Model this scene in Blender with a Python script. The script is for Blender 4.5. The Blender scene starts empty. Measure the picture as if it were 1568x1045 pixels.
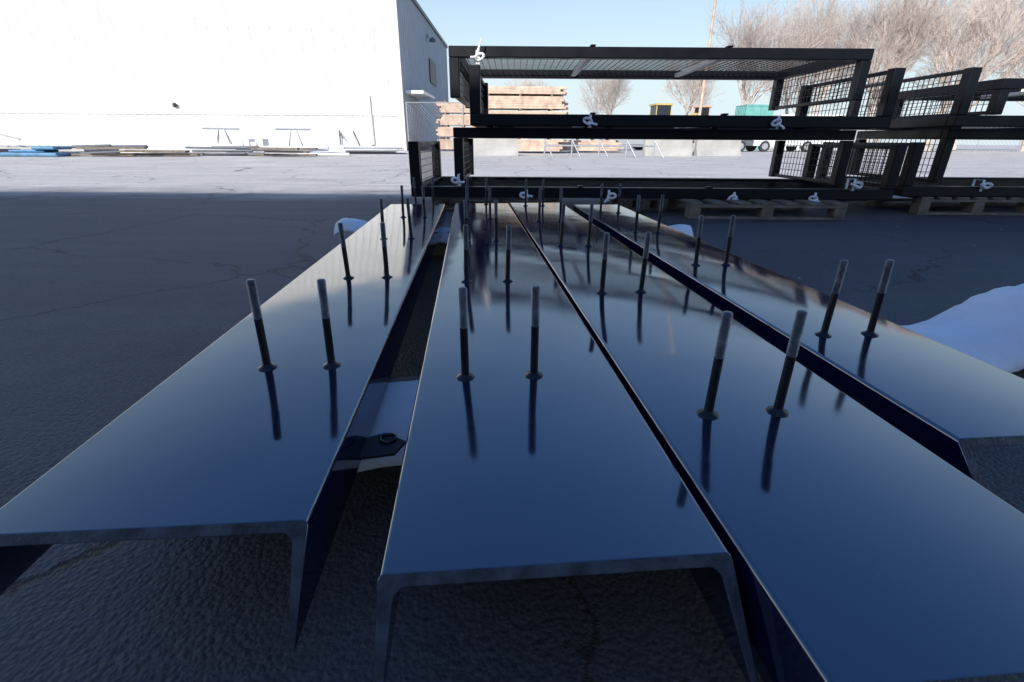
import bpy, math, random
from mathutils import Vector, Matrix
random.seed(7)
R=math.radians
scn=bpy.context.scene
col=scn.collection

# ------------------------------------------------------------ materials
def newmat(name):
    m=bpy.data.materials.new(name); m.use_nodes=True
    nt=m.node_tree; return m,nt,nt.nodes['Principled BSDF']
def simple(name,c,rough=.6,metal=0,nscale=8,var=.25,bump=.0,bscale=60,spec=.5,coat=0):
    m,nt,b=newmat(name)
    tc=nt.nodes.new('ShaderNodeTexCoord'); n=nt.nodes.new('ShaderNodeTexNoise')
    n.inputs['Scale'].default_value=nscale; n.inputs['Detail'].default_value=6
    nt.links.new(tc.outputs['Object'],n.inputs['Vector'])
    r=nt.nodes.new('ShaderNodeValToRGB')
    r.color_ramp.elements[0].position=.3; r.color_ramp.elements[1].position=.7
    r.color_ramp.elements[0].color=(c[0]*(1-var),c[1]*(1-var),c[2]*(1-var),1)
    r.color_ramp.elements[1].color=(min(1,c[0]*(1+var)),min(1,c[1]*(1+var)),min(1,c[2]*(1+var)),1)
    nt.links.new(n.outputs['Fac'],r.inputs['Fac']); nt.links.new(r.outputs['Color'],b.inputs['Base Color'])
    b.inputs['Roughness'].default_value=rough; b.inputs['Metallic'].default_value=metal
    b.inputs['Specular IOR Level'].default_value=spec; b.inputs['Coat Weight'].default_value=coat
    if bump>0:
        n2=nt.nodes.new('ShaderNodeTexNoise'); n2.inputs['Scale'].default_value=bscale; n2.inputs['Detail'].default_value=5
        nt.links.new(tc.outputs['Object'],n2.inputs['Vector'])
        bp=nt.nodes.new('ShaderNodeBump'); bp.inputs['Strength'].default_value=bump; bp.inputs['Distance'].default_value=.01
        nt.links.new(n2.outputs['Fac'],bp.inputs['Height']); nt.links.new(bp.outputs['Normal'],b.inputs['Normal'])
    return m

def paint_mat(name,base,rlo,rhi,ior,wav):
    m,nt,b=newmat(name)
    tc=nt.nodes.new('ShaderNodeTexCoord')
    n=nt.nodes.new('ShaderNodeTexNoise'); n.inputs['Scale'].default_value=7; n.inputs['Detail'].default_value=5
    nt.links.new(tc.outputs['Object'],n.inputs['Vector'])
    mr=nt.nodes.new('ShaderNodeMapRange'); mr.inputs['From Min'].default_value=.3; mr.inputs['From Max'].default_value=.7
    mr.inputs['To Min'].default_value=rlo; mr.inputs['To Max'].default_value=rhi
    nt.links.new(n.outputs['Fac'],mr.inputs['Value']); nt.links.new(mr.outputs[0],b.inputs['Roughness'])
    v=nt.nodes.new('ShaderNodeTexNoise'); v.inputs['Scale'].default_value=260; v.inputs['Detail'].default_value=2
    nt.links.new(tc.outputs['Object'],v.inputs['Vector'])
    r=nt.nodes.new('ShaderNodeValToRGB'); r.color_ramp.elements[0].position=.75; r.color_ramp.elements[1].position=.80
    r.color_ramp.elements[0].color=(*base,1); r.color_ramp.elements[1].color=(.10,.11,.13,1)
    nt.links.new(v.outputs['Fac'],r.inputs['Fac']); nt.links.new(r.outputs['Color'],b.inputs['Base Color'])
    b.inputs['IOR'].default_value=ior
    a=nt.nodes.new('ShaderNodeTexNoise'); a.inputs['Scale'].default_value=5; a.inputs['Detail'].default_value=1
    o=nt.nodes.new('ShaderNodeTexNoise'); o.inputs['Scale'].default_value=420; o.inputs['Detail'].default_value=1
    for q in (a,o): nt.links.new(tc.outputs['Object'],q.inputs['Vector'])
    b1=nt.nodes.new('ShaderNodeBump'); b1.inputs['Strength'].default_value=wav; b1.inputs['Distance'].default_value=.004
    b2=nt.nodes.new('ShaderNodeBump'); b2.inputs['Strength'].default_value=.02; b2.inputs['Distance'].default_value=.0005
    nt.links.new(a.outputs['Fac'],b1.inputs['Height']); nt.links.new(o.outputs['Fac'],b2.inputs['Height'])
    nt.links.new(b1.outputs['Normal'],b2.inputs['Normal']); nt.links.new(b2.outputs['Normal'],b.inputs['Normal'])
    return m
M_steel=paint_mat('navy_gloss_paint',(.003,.007,.034),.06,.12,2.8,.3)
M_frame=paint_mat('black_frame_paint',(.005,.006,.010),.35,.5,1.33,.1)
M_edge=simple('scraped_edge_paint',(.05,.055,.065),.45,.3,40,.6,.3,200)
M_rod=simple('black_rod_paint',(.006,.006,.009),.3,0,40,.3)
M_thread=simple('threaded_steel',(.24,.23,.22),.4,.85,80,.4)
M_foam=simple('white_foam',(.88,.89,.90),.6,0,6,.05,.5,25)
M_strap=simple('white_strap',(.85,.85,.85),.5,0,20,.08)
M_wood=simple('pallet_wood',(.20,.16,.12),.8,0,9,.35,.4,60)
M_lumber=simple('fresh_lumber',(.60,.44,.33),.8,0,3,.3)
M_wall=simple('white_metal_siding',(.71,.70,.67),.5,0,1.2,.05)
M_wall2=simple('shaded_grey_siding',(.38,.42,.46),.5,0,1.2,.06)  # side wall's shade put into the siding colour; roof and back share it
M_trim=simple('dark_trim',(.10,.11,.13),.5)
M_dark=simple('dark_opening',(.02,.02,.025),.5)
M_galv=simple('galvanised_steel',(.42,.43,.45),.45,.5,20,.15)
M_bark=simple('pale_bark',(.56,.47,.41),.9,0,3,.2)
M_white=simple('white_plastic',(.8,.8,.8),.4,0,4,.06)
M_blue=simple('blue_tarp',(.08,.22,.36),.5,0,4,.3,.6,9)
M_teal=simple('teal_paint',(.16,.42,.37),.5,0,2,.15)
M_yellow=simple('yellow_paint',(.6,.45,.14),.5,0,2,.15)
M_orange=simple('orange_paint',(.6,.34,.24),.5,0,2,.2)
M_conc=simple('concrete',(.42,.4,.37),.85,0,2,.15,.3,20)
M_glass=simple('dark_glass',(.02,.025,.03),.08)
M_rubber=simple('black_rubber',(.03,.03,.032),.7)
M_caster=simple('pale_stucco',(.66,.65,.62),.9,0,1,.08)

def asphalt():
    m,nt,b=newmat('asphalt')
    L=nt.links.new
    g=nt.nodes.new('ShaderNodeNewGeometry')
    def noise(s,d=6,r=.6):
        n=nt.nodes.new('ShaderNodeTexNoise'); n.inputs['Scale'].default_value=s; n.inputs['Detail'].default_value=d
        n.inputs['Roughness'].default_value=r; L(g.outputs['Position'],n.inputs['Vector']); return n
    def math_(op,a,bv=None,c=None):
        n=nt.nodes.new('ShaderNodeMath'); n.operation=op
        for i,x in enumerate((a,bv,c)):
            if x is None: continue
            if isinstance(x,(int,float)): n.inputs[i].default_value=x
            else: L(x,n.inputs[i])
        return n.outputs[0]
    def maprange(v,a,b_,c,d):
        n=nt.nodes.new('ShaderNodeMapRange'); L(v,n.inputs['Value'])
        for k,x in zip(('From Min','From Max','To Min','To Max'),(a,b_,c,d)): n.inputs[k].default_value=x
        return n.outputs[0]
    big=noise(.7,6); fine=noise(110,4,.7); mid=noise(9,6)
    vor=nt.nodes.new('ShaderNodeTexVoronoi'); vor.inputs['Scale'].default_value=130; L(g.outputs['Position'],vor.inputs['Vector'])
    dn=noise(2.2,8,.65)
    mixv=nt.nodes.new('ShaderNodeVectorMath'); mixv.operation='MULTIPLY_ADD'
    L(dn.outputs['Color'],mixv.inputs[0]); mixv.inputs[1].default_value=(.55,.55,0); L(g.outputs['Position'],mixv.inputs[2])
    cv=nt.nodes.new('ShaderNodeTexVoronoi'); cv.feature='DISTANCE_TO_EDGE'; cv.inputs['Scale'].default_value=.62
    L(mixv.outputs[0],cv.inputs['Vector'])
    crack=maprange(cv.outputs['Distance'],.0,.008,1,0)
    gate=maprange(noise(.9,2).outputs['Fac'],.36,.46,0,1)
    crack=math_('MULTIPLY',crack,gate)
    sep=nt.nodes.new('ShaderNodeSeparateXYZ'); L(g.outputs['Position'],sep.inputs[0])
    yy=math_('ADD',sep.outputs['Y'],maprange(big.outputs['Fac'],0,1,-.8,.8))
    sunlit_blend=maprange(yy,4.9,6.3,0,1)  # sunlit brightness past the shadow edge painted into the ground colour
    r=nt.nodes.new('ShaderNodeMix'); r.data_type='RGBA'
    L(sunlit_blend,r.inputs['Factor']); r.inputs['A'].default_value=(.074,.075,.080,1); r.inputs['B'].default_value=(.58,.54,.49,1)
    st=nt.nodes.new('ShaderNodeMapping'); st.inputs['Scale'].default_value=(.35,3.5,1); L(g.outputs['Position'],st.inputs['Vector'])
    sn=nt.nodes.new('ShaderNodeTexNoise'); sn.inputs['Scale'].default_value=1.3; sn.inputs['Detail'].default_value=5; L(st.outputs[0],sn.inputs['Vector'])
    val=math_('MULTIPLY',maprange(big.outputs['Fac'],.3,.7,.88,1.12),maprange(fine.outputs['Fac'],.3,.7,.6,1.45))
    val=math_('MULTIPLY',val,maprange(mid.outputs['Fac'],.3,.7,.9,1.1))
    val=math_('MULTIPLY',val,maprange(sn.outputs['Fac'],.35,.7,.93,1.2))
    val=math_('MULTIPLY',val,maprange(crack,0,1,1,.15))
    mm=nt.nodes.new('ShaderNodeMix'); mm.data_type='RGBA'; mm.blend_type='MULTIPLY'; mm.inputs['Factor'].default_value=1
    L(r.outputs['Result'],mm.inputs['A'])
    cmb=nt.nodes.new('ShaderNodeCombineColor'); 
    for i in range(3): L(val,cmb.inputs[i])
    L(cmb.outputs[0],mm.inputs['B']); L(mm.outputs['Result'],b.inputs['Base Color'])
    b.inputs['Roughness'].default_value=.65
    h=math_('ADD',math_('MULTIPLY',fine.outputs['Fac'],.6),math_('MULTIPLY',vor.outputs['Distance'],-.7))
    h=math_('ADD',h,math_('MULTIPLY',crack,-1.5))
    h=math_('ADD',h,math_('MULTIPLY',mid.outputs['Fac'],.3))
    bp=nt.nodes.new('ShaderNodeBump'); bp.inputs['Strength'].default_value=.7; bp.inputs['Distance'].default_value=.006
    L(h,bp.inputs['Height']); L(bp.outputs['Normal'],b.inputs['Normal'])
    return m
M_asph=asphalt()

# ------------------------------------------------------------ mesh builder
class MB:
    def __init__(s): s.v=[];s.f=[];s.m=[];s.mats=[]
    def mi(s,mat):
        if mat not in s.mats: s.mats.append(mat)
        return s.mats.index(mat)
    def add(s,vs,fs,mat):
        o=len(s.v); k=s.mi(mat); s.v+= [tuple(x) for x in vs]
        for f in fs: s.f.append(tuple(i+o for i in f)); s.m.append(k)
    def box(s,a,b,mat,M=None):
        (x0,y0,z0),(x1,y1,z1)=a,b
        vs=[Vector(p) for p in ((x0,y0,z0),(x1,y0,z0),(x1,y1,z0),(x0,y1,z0),(x0,y0,z1),(x1,y0,z1),(x1,y1,z1),(x0,y1,z1))]
        if M: vs=[M@p for p in vs]
        s.add(vs,[(0,3,2,1),(4,5,6,7),(0,1,5,4),(1,2,6,5),(2,3,7,6),(3,0,4,7)],mat)
    def rod(s,p,q,r0,r1,mat,n=8,cap=True):
        p=Vector(p);q=Vector(q);d=(q-p)
        if d.length<1e-6:return
        d.normalize(); u=d.orthogonal().normalized(); w=d.cross(u)
        vs=[];
        for c,r in ((p,r0),(q,r1)):
            for i in range(n):
                a=2*math.pi*i/n; vs.append(c+(u*math.cos(a)+w*math.sin(a))*r)
        fs=[(i,(i+1)%n,n+(i+1)%n,n+i) for i in range(n)]
        if cap: fs+= [tuple(reversed(range(n))),tuple(range(n,2*n))]
        s.add(vs,fs,mat)
    def tube(s,pts,r,mat,n=8):
        for a,b in zip(pts[:-1],pts[1:]): s.rod(a,b,r,r,mat,n)
    def lathe(s,prof,mat,n=16,c=(0,0)):
        vs=[];fs=[]
        for (r,z) in prof:
            for i in range(n):
                a=2*math.pi*i/n; vs.append((c[0]+r*math.cos(a),c[1]+r*math.sin(a),z))
        for j in range(len(prof)-1):
            for i in range(n):
                fs.append((j*n+i,j*n+(i+1)%n,(j+1)*n+(i+1)%n,(j+1)*n+i))
        s.add(vs,fs,mat)
    def mesh(s,name):
        me=bpy.data.meshes.new(name); me.from_pydata(s.v,[],s.f)
        for m in s.mats: me.materials.append(m)
        me.polygons.foreach_set('material_index',s.m); me.update(); return me
    def obj(s,name,parent=None,smooth=None,bevel=0,loc=None,rotz=0):
        me=s.mesh(name)
        if smooth is not None:
            me.polygons.foreach_set('use_smooth',[True]*len(me.polygons)); me.set_sharp_from_angle(angle=R(smooth))
        o=bpy.data.objects.new(name,me); col.objects.link(o)
        if parent: o.parent=parent
        if loc: o.location=loc
        o.rotation_euler[2]=rotz
        if bevel:
            md=o.modifiers.new('b','BEVEL'); md.width=bevel; md.segments=2; md.limit_method='ANGLE'; md.angle_limit=R(40)
        return o
def empty(name,loc=(0,0,0),rotz=0):
    e=bpy.data.objects.new(name,None); col.objects.link(e); e.location=loc; e.rotation_euler[2]=rotz; e.empty_display_size=.1; return e

# ------------------------------------------------------------ ground
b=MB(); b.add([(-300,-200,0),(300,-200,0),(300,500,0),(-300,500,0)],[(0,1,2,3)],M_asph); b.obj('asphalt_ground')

# ------------------------------------------------------------ steel channels
h=.34; YAW=R(4.93); ZT=.22; FL=.078
def stud_mesh():
    b=MB()
    b.lathe([(.0,0),(.0150,0),(.0138,.0018),(.009,.004),(.0064,.007)],M_rod,16)
    b.lathe([(.0062,.004),(.0060,.083)],M_rod,14)
    prof=[(.0060,.083),(.0066,.084)]
    z=.084
    while z<.1435:
        prof+=[(.0070,z+.0006),(.0052,z+.0022)]; z+=.0030
    prof+=[(.0062,z),(.005,z+.0012),(0,z+.0014)]
    b.lathe(prof,M_thread,14)
    me=b.mesh('threaded_stud'); me.polygons.foreach_set('use_smooth',[True]*len(me.polygons)); me.set_sharp_from_angle(angle=R(50)); return me
STUD=stud_mesh()
def channel(n0,n1,s0,s1,sn,ss,zt=ZT,rot=YAW,mitre=True):
    e=empty('steel_channel',(0,0,0),rot)
    W=n1-n0; tw=.008
    P=[]
    ro=.0055
    P.append((0.0,-FL))
    for i in range(7):
        a=math.pi-math.pi/2*i/6; P.append((ro+ro*math.cos(a),-ro+ro*math.sin(a)))
    for i in range(7):
        a=math.pi/2-math.pi/2*i/6; P.append((W-ro+ro*math.cos(a),-ro+ro*math.sin(a)))
    P.append((W,-FL))
    ri=.011
    ft,fr=.0065,.0125
    P.append((W-ft+.002,-FL)); P.append((W-ft,-FL+.003))
    cx,cz=W-fr-ri,-tw-ri
    for i in range(6):
        a=math.pi/2*i/5; P.append((cx+ri*math.cos(a),cz+ri*math.sin(a)))
    cx=fr+ri
    for i in range(6):
        a=math.pi/2+math.pi/2*i/5; P.append((cx+ri*math.cos(a),cz+ri*math.sin(a)))
    P.append((ft,-FL+.003)); P.append((ft-.002,-FL))
    N=len(P); b=MB()
    ns=24; vs=[];fs=[]
    for j in range(ns+1):
        t=j/ns
        for (x,z) in P:
            sh=(-z)*1.0*(1-t) if mitre else 0
            vs.append((n0+x, s0+(s1-s0)*t-sh, zt+z))
    for j in range(ns):
        for i in range(N):
            k=(i+1)%N
            fs.append((j*N+i,j*N+k,(j+1)*N+k,(j+1)*N+i))
    b.add(vs,fs,M_steel)
    k=b.mi(M_edge)
    b.f.append(tuple(reversed(range(N)))); b.m.append(k)
    b.f.append(tuple(ns*N+i for i in range(N))); b.m.append(k)
    c=b.obj('channel_web_and_flanges',e,smooth=30,bevel=.0011)
    import bmesh
    bm=bmesh.new(); bm.from_mesh(c.data); bmesh.ops.recalc_face_normals(bm,faces=bm.faces); bm.to_mesh(c.data); bm.free()
    i=1
    for s in ss:
        for q in sn:
            o=bpy.data.objects.new('threaded_stud_%d'%i,STUD); col.objects.link(o); o.parent=e; i+=1
            o.location=(q,s+random.uniform(-.003,.003),zt-.0002)
            o.rotation_euler=(R(random.uniform(-1.6,1.6)),R(random.uniform(-1.6,1.6)),random.random()*6)
    return e
sp=1.62*h
channel(-1.41*h,-.491*h,1.116*h,2.9,(-.993*h,-.697*h),[2.15*h+sp*i for i in range(5)],rot=YAW-R(.5))
channel(-.253*h,.665*h,.913*h,2.93,(-.041*h,.274*h),[1.99*h+sp*i for i in range(5)])
channel(.69*h,1.605*h,.565*h,2.95,(.921*h,1.211*h),[1.60*h+1.66*h*i for i in range(5)])
channel(1.76*h,2.54*h,1.36*h,2.85,(1.963*h,2.236*h),[2.374*h+1.66*h*i for i in range(4)])

# ------------------------------------------------------------ dunnage timbers and foam
def timber(name,p,q,w,z0,z1,mat):
    p=Vector((p[0],p[1],0));q=Vector((q[0],q[1],0)); L=(q-p).length; a=math.atan2(q.y-p.y,q.x-p.x)
    b=MB(); b.box((0,-w/2,z0),(L,w/2,z1),mat); return b.obj(name,None,bevel=.004,loc=(p.x,p.y,0),rotz=a)
timber('timber_support',(-.62,.72),(1.05,1.12),.09,0.002,.125,M_wood)
timber('timber_support',(-.80,2.53),(.95,2.61),.09,0.002,.125,M_wood)
def foam(name,p,q,w,amp_end,seed,zb=.132):
    p=Vector((p[0],p[1],0));q=Vector((q[0],q[1],0)); L=(q-p).length; a=math.atan2(q.y-p.y,q.x-p.x)
    nx,ny=90,20; vs=[];fs=[]
    for i in range(nx+1):
        x=L*i/nx
        for j in range(ny+1):
            v=j/ny*2-1
            z=zb-(.05*abs(v)**3)+.003*math.sin(x*21+v*3+seed)+.002*math.sin(x*47+v*9)
            z+=amp_end(x,v)
            vs.append((x,v*w/2*(1+.05*math.sin(x*9+seed)),max(.01,z)))
    for i in range(nx):
        for j in range(ny):
            k=i*(ny+1)+j; fs.append((k,k+ny+1,k+ny+2,k+1))
    b=MB(); b.add(vs,fs,M_foam); o=b.obj(name,None,smooth=60,loc=(p.x,p.y,0),rotz=a)
    md=o.modifiers.new('s','SOLIDIFY'); md.thickness=.006; md.offset=-1
    return o
def endA(x,v):
    t=max(0,min(1,(x-1.60)/.22)); t=t*t*(3-2*t)
    return .09*t*(1-.6*v*v)+t*(.006*math.sin(x*44+v*8)+.003*math.sin(x*91-v*13))-max(0,(x-2.15))*.5
foam('foam_sheet',(-.45,.70),(1.95,1.35),.27,endA,1)
def endB(x,v):
    a=max(0,1-x/.20)
    return .055*math.sin(min(1,a)*math.pi*.75)+.004*math.sin(x*50)+.02*max(0,(x-1.6))/.2
foam('foam_sheet',(-.90,2.54),(.93,2.61),.20,endB,2,zb=.13)
b=MB()
pts=[(-.262,.575),(-.215,.558),(-.165,.57),(-.155,.60),(-.19,.622),(-.24,.595)]
n=len(pts)
b.add([(x,y,.147) for x,y in pts]+[(x,y,.151) for x,y in pts],[tuple(range(n,2*n)),tuple(reversed(range(n)))]+[(i,(i+1)%n,n+(i+1)%n,n+i) for i in range(n)],M_rubber)
ring=[]
for i in range(24):
    a=2*math.pi*i/23; ring.append((-.182+.011*math.cos(a),.604+.011*math.sin(a),.153))
b.tube(ring,.0022,M_rod,6)
b.obj('strap_end_with_grommet',None,smooth=40)

# ------------------------------------------------------------ wire mesh frames
def frame(x0,x1,y0,y1,zb,zt,face,cross=(),tw=.075,sp=.055,loc=(0,0,0),rotz=0,ends=True):
    e=empty('wire_mesh_steel_frame',loc,rotz)
    b=MB(); g=.0015
    zf=(zt-tw,zt) if face=='top' else (zb,zb+tw)
    zo=(zb,zt-tw-g) if face=='top' else (zb+tw+g,zt)
    b.box((x0,y0,zf[0]),(x1,y0+tw,zf[1]),M_frame); b.box((x0,y1-tw,zf[0]),(x1,y1,zf[1]),M_frame)
    b.box((x0,y0+tw+g,zf[0]),(x0+tw,y1-tw-g,zf[1]),M_frame); b.box((x1-tw,y0+tw+g,zf[0]),(x1,y1-tw-g,zf[1]),M_frame)
    for xx in (x0,x1-tw):
        for y in (y0,y1-tw): b.box((xx,y,zo[0]),(xx+tw,y+tw,zo[1]),M_frame)
    if ends:
        t2=.035
        for xx in (x0+.02,x1-tw+.02):
            z=zo[0] if face=='top' else zo[1]-t2
            b.box((xx,y0+tw+g,z+.004),(xx+t2,y1-tw-g,z+t2-.004),M_frame)
    for c in cross:
        b.box((c-.022,y0+tw+g,zf[0]+.012),(c+.022,y1-tw-g,zf[0]+.045),M_galv)
        b.box((c-.02,y0-.004,zf[1]+.001),(c+.02,y0+tw*.8,zf[1]+.014),M_frame)
    b.obj('tube_frame',e,bevel=.006)
    w=MB(); zc=(zf[0]+zf[1])/2+.01; r=.0032
    x=x0+tw+sp/2
    while x<x1-tw:
        w.rod((x,y0+tw,zc),(x,y1-tw,zc),r,r,M_frame,4,False); x+=sp
    y=y0+tw+sp/2
    while y<y1-tw:
        w.rod((x0+tw,y,zc+.006),(x1-tw,y,zc+.006),r,r,M_frame,4,False); y+=sp
    if ends:
        for xx in (x0+.0375,x1-.0375):
            y=y0+tw+sp/2
            while y<y1-tw:
                w.rod((xx,y,zo[0]),(xx,y,zo[1]),r,r,M_frame,4,False); y+=sp
            z=zo[0]+sp/2
            while z<zo[1]:
                w.rod((xx+.006,y0+tw,z),(xx+.006,y1-tw,z),r,r,M_frame,4,False); z+=sp
    w.obj('wire_mesh',e)
    return e
# first stack
frame(-.83,3.10,4.10,5.35,.13,.55,'bottom',(.55,1.6),tw=.082)
frame(-.48,2.72,4.18,5.30,.235,.655,'top',(.58,1.59))
frame(-.33,2.86,4.02,5.28,.665,1.07,'bottom',(.6,1.6),tw=.082)
frame(-.485,2.66,4.12,5.45,.86,1.205,'top',(.583,1.594))
# second stack
frame(3.25,7.2,4.22,5.5,.15,.57,'bottom',(4.5,5.6),tw=.08)
frame(3.55,6.9,4.30,5.45,.25,.675,'top',(4.6,5.6))
frame(3.42,7.0,4.12,5.5,.685,1.09,'bottom',(4.6,5.7),tw=.08)
frame(3.78,6.9,4.22,5.4,.775,1.03,'top',(4.6,5.7))
frame(7.6,11,4.5,5.9,.15,.6,'bottom',(8.5,),tw=.08)
# pallets
def pallet(x,y,L=1.2,D=1.0,H=.128,rot=0,z=0.002):
    b=MB()
    for i in range(3):
        xx=(L-.09)*i/2
        for j in range(3):
            yy=(D-.1)*j/2
            b.box((xx,yy,z+.019),(xx+.09,yy+.1,z+H-.041),M_wood)
    for j in range(3):
        yy=(D-.1)*j/2
        b.box((0,yy,z+H-.040),(L,yy+.1,z+H-.021),M_wood); b.box((0,yy,z),(L,yy+.1,z+.018),M_wood)
    k=7
    for i in range(k):
        xx=(L-.1)*i/(k-1)
        b.box((xx,0.0,z+H-.020),(xx+.1,D,z+H),M_wood)
    return b.obj('wooden_pallet',None,bevel=.003,loc=(x,y,0),rotz=rot)
pallet(1.37,3.86,1.22,1.25)
pallet(.95,4.35,.4,1.0)
pallet(-.7,4.3,1.1,1.0)
pallet(3.42,4.2,1.0,1.2,H=.146)
pallet(4.6,4.3,1.2,1.2,H=.146)
pallet(8.2,4.6,1.6,1.2,H=.146)

# white straps tied round the tubes
def strap(x,y,z,s=1.0,seed=0,tube=.085,up=False):
    r=random.Random(seed); b=MB()
    t=tube/2+.003
    w=.022*s
    for (a,c) in (((x-w/2,y-t,z-t),(x+w/2,y-t+.003,z+t)),((x-w/2,y-t+.0035,z+t-.003),(x+w/2,y+t-.0035,z+t)),((x-w/2,y-t+.0035,z-t),(x+w/2,y+t-.0035,z-t+.003)),((x-w/2,y+t-.003,z-t),(x+w/2,y+t,z+t))):
        b.box(a,c,M_strap)
    R0=.026*s; tl=r.uniform(-.5,.5); sg=r.choice((-1,1)); cx=x+sg*.02; pts=[]
    for i in range(17):
        a=2*math.pi*i/16
        px=math.cos(a)*R0*1.35; pz=math.sin(a)*R0*.8
        pts.append((cx+px*math.cos(tl)-pz*math.sin(tl),y-t-.02+.008*math.sin(2*a+seed),z+px*math.sin(tl)+pz*math.cos(tl)))
    b.tube(pts,.011*s,M_strap,8)
    a=math.pi*(sg<0)+r.uniform(-.4,.4); p=Vector((cx,y-t-.018,z-.01)); pts=[p]
    for i in range(3):
        p=p-Vector((math.cos(a)*.026*s,.004,math.sin(a)*.026*s)); a+=r.uniform(-.5,.5); pts.append(p)
    b.tube(pts,.010*s,M_strap,8)
    if up: b.rod((x,y-t-.02,z+.01),(x+.035,y-t-.02,z+.12),.014,.003,M_strap,6)
    b.obj('white_tie_strap',None,smooth=50)
for i,(x,y,z) in enumerate([(-.27,4.12,1.125),(.58,4.06,.70),(2.0,4.06,.70),(-.44,4.14,.262),(.11,4.14,.15),(.78,4.14,.15),
    (1.8,4.14,.14),(2.46,4.14,.14),(2.74,4.12,.25),(3.95,4.18,.98),(3.9,4.26,.24)]):
    strap(x,y,z,.9,i,up=(i==0))
# ------------------------------------------------------------ white warehouse with corrugated siding
def corr(b,p,q,z0,z1,mat,pitch=.5,dep=.04,out=Vector((0,-1,0))):
    p=Vector(p);q=Vector(q);L=(q-p).length;d=(q-p)/L; n=max(1,round(L/pitch)); pitch=L/n
    pr=[]
    for i in range(n):
        o=i*pitch
        pr+=[(o,0),(o+pitch*.62,0),(o+pitch*.72,dep),(o+pitch*.9,dep)]
    pr.append((n*pitch,0))
    vs=[];fs=[]
    for (a,c) in pr:
        w=p+d*a+out*c
        vs+=[(w.x,w.y,z0),(w.x,w.y,z1)]
    for i in range(len(pr)-1): fs.append((2*i,2*i+2,2*i+3,2*i+1))
    b.add(vs,fs,mat)
bx=-5.6; by=27.0
e=empty('white_warehouse',(0,0,0))
b=MB(); corr(b,(-50,by,0),(bx-.07,by,0),1.72,7.55,M_wall,dep=.035); corr(b,(-50,by+.04,0),(bx-.07,by+.04,0),0.15,1.70,M_wall,dep=.035); b.obj('front_wall',e)
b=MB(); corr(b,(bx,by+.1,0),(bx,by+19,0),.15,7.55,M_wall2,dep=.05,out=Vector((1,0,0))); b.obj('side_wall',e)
b=MB()
b.box((-50,by+.06,0.002),(bx-.08,by+.3,.16),M_conc)
b.box((-50,by-.03,1.69),(bx-.08,by+.04,1.715),M_wall)
b.box((-50,by-.12,7.55),(bx+.12,by+.1,7.75),M_wall); b.box((bx-.06,by+.12,7.55),(bx+.14,by+19,7.75),M_trim)
b.box((bx-.07,by-.06,0.0),(bx+.07,by+.09,7.54),M_wall)
b.add([(-50,by+.1,7.7),(bx,by+.1,7.7),(bx,by+19,7.7),(-50,by+19,7.7)],[(0,1,2,3)],M_wall2)
b.add([(-50,by+19,0),(bx,by+19,0),(bx,by+19,7.7),(-50,by+19,7.7)],[(0,1,2,3)],M_wall2)
x=-49.8
while x<bx:
    for zz in (5.4,): b.box((x+.08,by-.05,zz),(x+.12,by-.001,zz+.04),M_galv)
    x+=1.0
b.obj('trim_and_roof',e)
b=MB()
b.box((bx+.06,36.2,4.1),(bx+.10,38.9,5.5),M_dark); b.box((bx+.06,41,.1),(bx+.10,42.5,2.4),M_dark)
b.box((bx+.08,27.6,2.75),(bx+1.0,31.5,2.9),M_white)
b.obj('louvre_and_door',e)
b=MB(); b.box((bx,35.6,6.6),(bx+.25,35.9,6.75),M_galv); b.lathe([(0,6.62),(.18,6.5),(.22,6.35),(0,6.33)],M_trim,12,(bx+.4,35.75)); b.obj('wall_lamp',e)
b=MB(); b.lathe([(.0,0),(.07,0),(.09,.05),(.05,.1),(0,.1)],M_dark,12); o=b.obj('hose_bib',e,loc=(-17.0,by-.05,2.1)); o.rotation_euler=(R(90),0,0); o.scale=(1.3,1.3,1.3)
b=MB(); b.rod((-8.9,by-.1,.3),(-8.9,by-.1,1.0),.04,.04,M_trim); b.rod((-8.9,by-.1,.9),(-8.7,by-.25,.6),.03,.03,M_trim)
b.rod((-7.2,by-.08,.2),(-7.2,by-.08,2.6),.03,.03,M_wall); b.obj('standpipes',e)

# warehouse behind the viewer whose shadow covers the yard
EL=29; AZ=25
HB=(5.55+7)*math.tan(R(EL))/math.cos(R(AZ))
e=empty('stucco_warehouse',(0,0,0))
b=MB(); b.box((-19,-25,0),(9,-7.0,HB),M_caster); b.obj('walls',e)
b=MB(); b.box((-19.1,-7.12,HB-.3),(9.1,-6.98,HB+.015),M_trim)
for i in range(-3,2):
    b.box((i*5-1.8,-6.995,0),(i*5+1.8,-6.95,4),M_galv)
b.obj('parapet_and_roller_doors',e)

# ------------------------------------------------------------ debris in front of the wall
rnd=random.Random(3)
def pile(name,x,y,L,n,mat,rot,r=.05,round_=True,spread=.5):
    b=MB()
    for i in range(n):
        a=rnd.uniform(-.12,.12); yy=rnd.uniform(-spread,spread); z=.06+rnd.choice((0,0,.1,.2)); l=L*rnd.uniform(.5,1); x0=rnd.uniform(-.5,.5)
        if round_: b.rod((x0-l/2,yy,z),(x0+l/2,yy+a*l,z+rnd.uniform(-.02,.06)),r,r,mat,8)
        else:
            M=Matrix.Translation((x0,yy,z))@Matrix.Rotation(a,4,'Z'); b.box((-l/2,-.09,-.03),(l/2,.09,.03),mat,M)
    b.obj(name,None,loc=(x,y,0),rotz=rot)
pile('pipe_pile',-13.5,20.5,6,9,M_white,.05,.06)
pile('pipe_pile',-8.5,19.5,5,8,M_white,-.08,.05)
pile('pipe_pile',-6.5,22,4,7,M_galv,.1,.06)
pile('board_pile',-11.8,17.5,2.6,7,M_wood,.03,round_=False)
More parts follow.
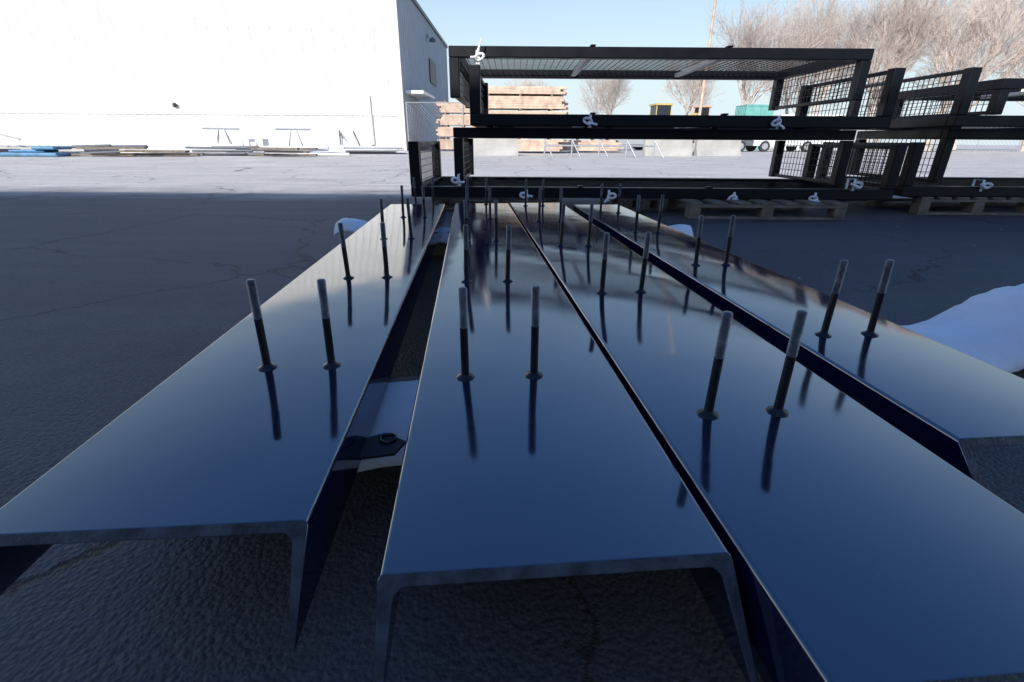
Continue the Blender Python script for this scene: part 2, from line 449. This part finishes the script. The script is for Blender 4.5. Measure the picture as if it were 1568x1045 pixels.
pile('board_pile',-8.0,17.8,1.6,7,M_wood,-.1,round_=False)
pile('board_pile',-17,19,5,6,M_galv,.02,round_=False)
pile('scrap_steel_heap',-10.2,18.6,3,8,M_trim,.1,.04)
pile('scrap_steel_heap',-14.4,18.2,2.5,7,M_trim,-.1,.05)
pile('board_pile',-13.2,16.8,2.2,6,M_wood,.1,round_=False)
b=MB()
M=Matrix.Rotation(.05,4,'Z')
b.box((-1,-.5,0.01),(1,.5,.12),M_blue,M); b.box((-.6,-.3,.125),(.5,.3,.2),M_blue,M); b.box((.2,-.4,.205),(.9,.35,.3),M_blue,M); b.obj('folded_blue_tarp',None,bevel=.05,loc=(-15.3,16.6,0))
b=MB()
for i in range(3): b.box((-1.2+i*.8,-.4,.01),(-.5+i*.8,.4,.2+.15*(i%2)),M_trim)
b.rod((-1,.4,0),(-.6,.5,.9),.03,.03,M_galv); b.rod((-.6,.5,.9),(1.2,.4,.5),.03,.03,M_galv); b.obj('scrap_steel_heap',None,bevel=.02,loc=(-17.8,17.2,0))
for (x,y) in ((-12.2,22),(-9.4,22.5)):
    b=MB()
    for sx in (-1,1):
        for sy in (-1,1): b.rod((sx*.35,sy*.3,0),(sx*.1,0,.95),.025,.025,M_galv)
    b.rod((-.7,0,.95),(.7,0,.95),.04,.04,M_galv); b.obj('sawhorse',None,loc=(x,y,0),rotz=.3)
b=MB()
for k in range(4):
    b.box((-.5+k*.27,-.25,.01),(-.27+k*.27,.25,.45+.12*(k%2)),M_white)
b.obj('cardboard_cartons',None,bevel=.02,loc=(-10.4,20.8,0))
b=MB(); b.rod((0,0,0),(-.35,0,.9),.035,.035,M_trim); b.rod((-.1,.05,0),(.5,.05,.35),.035,.035,M_trim); b.rod((0,0,0),(.6,.2,.05),.1,.1,M_dark); b.obj('scrap_steel_heap',None,loc=(-6.8,23.5,0))
b=MB()
for i in range(200):
    x=rnd.uniform(-7,6);y=rnd.uniform(.5,12); 
    if -1<x<1.2 and y<3.2: continue
    r=rnd.uniform(.003,.008)
    b.rod((x,y,0),(x+r*.3,y,r*.9),r,r*.5,M_conc,5)
b.obj('gravel')

# ------------------------------------------------------------ chain link fence
def fence(name,p,q,H=2.2,step=3.0,s=.16):
    e=empty(name,(0,0,0)); p=Vector(p);q=Vector(q);d=(q-p);L=d.length;d/=L
    b=MB(); n=int(L/step)
    for i in range(n+1):
        c=p+d*(L*i/n); b.rod(c,c+Vector((0,0,H)),.03,.03,M_galv,8)
    b.rod(p+Vector((0,0,H-.03)),q+Vector((0,0,H-.03)),.02,.02,M_galv,6); b.obj('posts_and_rail',e)
    w=MB(); k=-H
    while k<L:
        for sg in (0,1):
            a0=max(0,k);a1=min(L,k+H)
            if a1>a0:
                z0=(a0-k);z1=(a1-k)
                if sg: z0,z1=H-z0,H-z1
                w.rod(p+d*a0+Vector((0,0,z0)),p+d*a1+Vector((0,0,z1)),.005,.005,M_galv,3,False)
        k+=s
    w.obj('chain_link',e)
fence('chain_link_fence',(bx+.3,26.5,0),(-2.5,26.5,0),2.3,1.6)
fence('chain_link_fence',(-2.5,40,0),(45,40,0),2.2,3.0,.3)

# ------------------------------------------------------------ lumber stacks etc.
def lumber(x,y,L,layers,z0=.1,mat=M_lumber,rot=0):
    b=MB(); z=z0
    for i in range(layers):
        n=5
        for j in range(n):
            o=rnd.uniform(-.25,.25)
            b.box((-L/2+o,j*.26,z),(L/2+o,j*.26+.24,z+.1),mat)
        z+=.105
        if i%5==4:
            for xx in (-L*.35,0,L*.35): b.box((xx-.05,0,z),(xx+.05,1.25,z+.09),M_wood)
            z+=.092
    b.obj('lumber_stack',None,loc=(x,y,0),rotz=rot)
lumber(.3,25,4.2,23,rot=.03)
lumber(-2.8,29,2.6,20)
lumber(4.6,30,2.5,9,rot=-.05)
lumber(3.0,27,5,4)
def car(name,x,y,rot,mat):
    e=empty(name,(x,y,0),rot)
    pr=[(-2.2,.35),(-2.2,.85),(-2.05,.98),(-1.2,1.03),(-.55,1.45),(.75,1.47),(1.5,1.05),(2.1,.95),(2.25,.6),(2.2,.35)]
    b=MB(); n=len(pr); w=.88
    def wv(z): return w-.16*max(0,(z-.95))/.5
    vs=[(x_,-wv(z),z) for x_,z in pr]+[(x_,wv(z),z) for x_,z in pr]
    b.add(vs,[tuple(range(n)),tuple(reversed(range(n,2*n)))]+[(i,n+i,n+(i+1)%n,(i+1)%n) for i in range(n)],mat)
    b.obj('body',e,bevel=.05)
    b=MB()
    for s in (-1,1):
        b.add([(-1.05,s*.885,1.05),(1.3,s*.885,1.05),(.7,s*.775,1.41),(-.5,s*.775,1.41)],[(0,1,2,3)],M_glass)
    b.obj('windows',e)
    b=MB()
    for xx in (-1.4,1.4):
        for s in (-1,1): b.rod((xx,s*.7,.33),(xx,s*.93,.33),.33,.33,M_rubber,18); b.rod((xx,s*.931,.33),(xx,s*.94,.33),.2,.2,M_galv,12)
    b.obj('wheels',e)
car('parked_car',-1.4,33,.1,M_white)
car('parked_car',13,34,.0,M_trim)
car('parked_car',17.5,34.5,.05,M_white)
car('parked_car',8.2,36,0,M_galv)
def container(x,y,mat,L=6,W=2.4,Hh=2.6,rot=0):
    e=empty('shipping_container',(x,y,0),rot); b=MB()
    corr(b,(-L/2,-W/2,0),(L/2,-W/2,0),.15,Hh-.1,mat,.28,.04); corr(b,(-L/2,W/2,0),(-L/2,-W/2,0),.15,Hh-.1,mat,.28,.04,Vector((-1,0,0)))
    b.box((-L/2,-W/2-.05,0.02),(L/2,W/2,.15),mat); b.box((-L/2,-W/2-.05,Hh-.1),(L/2,W/2,Hh),mat)
    for xx in (-L/2-.05,L/2-.05): b.box((xx,-W/2-.06,0),(xx+.12,-W/2+.06,Hh+.01),mat)
    b.obj('corrugated_shell',e)
container(18.6,41.5,M_teal,2.0,2.0,3.2)
container(24,43,M_white,6)
def loader(x,y,rot=0,mat=M_yellow):
    e=empty('wheel_loader',(x,y,0),rot); b=MB()
    b.box((-1.9,-.7,.9),(.2,.7,1.9),mat); b.box((.2,-.55,.8),(1.3,.55,1.2),mat)
    b.obj('chassis',e,bevel=.08)
    b=MB(); b.box((-.7,-.6,1.92),(.35,.6,2.9),M_glass); b.box((-.8,-.68,2.91),(.45,.68,3.03),mat)
    for xx in (-.72,.33):
        for yy in (-.62,.56): b.box((xx,yy,1.92),(xx+.06,yy+.06,2.9),mat)
    b.obj('cab',e,bevel=.01)
    b=MB()
    for yy in (-.45,.45): b.rod((.9,yy,1.2),(2.3,yy,2.4),.1,.1,mat); b.rod((2.3,yy,2.4),(2.9,yy,1.9),.08,.08,mat)
    b.add([(2.7,-1.1,1.3),(3.5,-1.1,1.2),(3.2,-1.1,2.2),(2.7,-1.1,2.1),(2.7,1.1,1.3),(3.5,1.1,1.2),(3.2,1.1,2.2),(2.7,1.1,2.1)],[(0,1,2,3),(7,6,5,4),(0,4,5,1),(0,3,7,4),(3,2,6,7)],mat)
    b.obj('arms_and_bucket',e)
    b=MB()
    for xx in (-1.2,1.0):
        for s in (-1,1): b.rod((xx,s*.65,.65),(xx,s*1.1,.65),.65,.65,M_rubber,18); b.rod((xx,s*1.101,.65),(xx,s*1.12,.65),.3,.3,mat,12)
    b.obj('wheels',e)
loader(10.6,38,.1)
loader(13.9,40,2.8,M_orange)
b=MB()
b.rod((1.2,20,.75),(5.4,20,.75),.03,.03,M_galv); b.rod((1.2,20,.4),(5.4,20,.4),.03,.03,M_galv)
for i in range(5): b.rod((1.2+i*1.05,20,0),(1.2+i*1.05,20,.78),.03,.03,M_galv); b.rod((1.2+i*1.05,20,.6),(1.2+i*1.05+.3,19.6,0),.025,.025,M_galv)
b.obj('guard_rail')
for x,y in ((6.5,22),(9,23),(-.8,21)):
    b=MB(); b.add([(-1,-.3,0),(1,-.3,0),(1,-.1,.35),(1,-.1,.8),(-1,-.1,.8),(-1,-.1,.35),(-1,.3,0),(1,.3,0),(1,.1,.35),(1,.1,.8),(-1,.1,.8),(-1,.1,.35)],
      [(0,1,2,5),(5,2,3,4),(7,6,11,8),(8,11,10,9),(4,3,9,10),(0,5,11,6),(5,4,10,11),(1,7,8,2),(2,8,9,3)],M_conc); b.obj('concrete_barrier',None,loc=(x,y,0),rotz=rnd.uniform(-.1,.1))
b=MB(); b.rod((10.8,31,0),(10.8,31,14),.085,.055,M_lumber,10); b.rod((10.8,31,13.8),(9.7,31,14),.04,.04,M_bark); b.box((9.2,30.85,13.93),(9.8,31.15,14.05),M_galv); b.box((10.55,30.75,0),(11.05,31.25,.5),M_conc); b.obj('light_pole')

# ------------------------------------------------------------ bare winter trees
def tree_mesh(seed,H=12,spread=.55,levels=5):
    r=random.Random(seed); b=MB()
    def grow(p,d,L,rad,lv):
        n=3 if lv<3 else 2; q=p; dd=d.copy()
        for i in range(n):
            dd=(dd+Vector((r.uniform(-1,1),r.uniform(-1,1),r.uniform(-.2,1.0)))*.13).normalized()
            q2=q+dd*L/n; ra=rad*(1-.35*i/n); rb=rad*(1-.35*(i+1)/n)
            b.rod(q,q2,ra,rb,M_bark,6 if lv<2 else 3,False)
            if lv<levels and (i>0 or lv>0):
                for _ in range(1 if lv<2 else r.choice((1,1,2))):
                    ax=dd.orthogonal().normalized(); ax.rotate(Matrix.Rotation(r.random()*6.28,3,dd))
                    nd=(dd+ax*r.uniform(.4,.9)).normalized()
                    grow(q2,nd,L*r.uniform(.55,.78),max(.006,rb*.55),lv+1)
            q=q2
        if lv<levels:
            for _ in range(2):
                ax=Vector((r.uniform(-1,1),r.uniform(-1,1),r.uniform(-.1,.7)))
                nd=(dd+ax*spread).normalized()
                grow(q,nd,L*r.uniform(.6,.82),max(.006,rad*.58),lv+1)
    for k in range(2):
        grow(Vector((k*.3,0,0)),Vector((r.uniform(-.2,.2),r.uniform(-.2,.2),1)).normalized(),H*.28,H*.013,0)
    return b.mesh('bare_tree')
T=[tree_mesh(11,12,.65),tree_mesh(12,12,.75),tree_mesh(15,12,.65)]
for i,(x,y,s) in enumerate([(16,50,.85),(19.5,46,1.15),(26,47,1.1),(30,45,1.25),(34,43,1.2),(38,45,1.3),(42,43,1.2),(10,56,.8),(47,42,1.1),(2,64,.8),(36,52,1.4),(28,54,1.3)]):
    o=bpy.data.objects.new('bare_tree',T[i%3]); col.objects.link(o); o.location=(x,y,0); o.rotation_euler[2]=i*1.7; o.scale=(s,s,s)

# ------------------------------------------------------------ light
w=bpy.data.worlds.new('World'); scn.world=w; w.use_nodes=True
nt=w.node_tree; bg=nt.nodes['Background']; sk=nt.nodes.new('ShaderNodeTexSky'); sk.sky_type='NISHITA'; sk.sun_disc=False
sk.sun_elevation=R(EL); sk.sun_rotation=R(180+AZ); sk.air_density=1.6; sk.dust_density=.5; sk.ozone_density=5
hs=nt.nodes.new('ShaderNodeHueSaturation'); hs.inputs['Saturation'].default_value=1.2; hs.inputs['Hue'].default_value=.515
nt.links.new(sk.outputs[0],hs.inputs['Color'])
# pale haze layer close to the horizon
tc=nt.nodes.new('ShaderNodeTexCoord'); sx=nt.nodes.new('ShaderNodeSeparateXYZ'); nt.links.new(tc.outputs['Generated'],sx.inputs[0])
def wm(op,a,c):
    n=nt.nodes.new('ShaderNodeMath'); n.operation=op
    for i,x in enumerate((a,c)):
        if isinstance(x,(int,float)): n.inputs[i].default_value=x
        else: nt.links.new(x,n.inputs[i])
    return n.outputs[0]
q=wm('DIVIDE',sx.outputs['Z'],.31); q=wm('MULTIPLY',q,q); q=wm('MULTIPLY',q,-1.0); q=wm('POWER',2.71828,q); q=wm('MULTIPLY',q,.92)
mx=nt.nodes.new('ShaderNodeMix'); mx.data_type='RGBA'; nt.links.new(q,mx.inputs['Factor'])
nt.links.new(hs.outputs[0],mx.inputs['A']); mx.inputs['B'].default_value=(5.0,6.0,6.7,1)
nt.links.new(mx.outputs['Result'],bg.inputs[0]); bg.inputs[1].default_value=.15
S=Vector((-math.sin(R(AZ))*math.cos(R(EL)),-math.cos(R(AZ))*math.cos(R(EL)),math.sin(R(EL))))
l=bpy.data.lights.new('sun','SUN'); l.energy=5; l.angle=R(.5); l.color=(1,.965,.91)
lo=bpy.data.objects.new('sun',l); col.objects.link(lo); lo.rotation_euler=S.to_track_quat('Z','Y').to_euler(); lo.location=(0,0,30)

cam=bpy.data.cameras.new('camera'); co=bpy.data.objects.new('camera',cam); col.objects.link(co)
cam.lens=17; cam.sensor_width=36; cam.clip_start=.01; cam.clip_end=2000
co.matrix_world=Matrix.Translation((0,0,.56))@Matrix.Rotation(R(90-22.5),4,'X')@Matrix.Rotation(R(.4),4,'Z')
scn.camera=co
scn.view_settings.view_transform='Standard'; scn.view_settings.look='None'; scn.view_settings.exposure=0
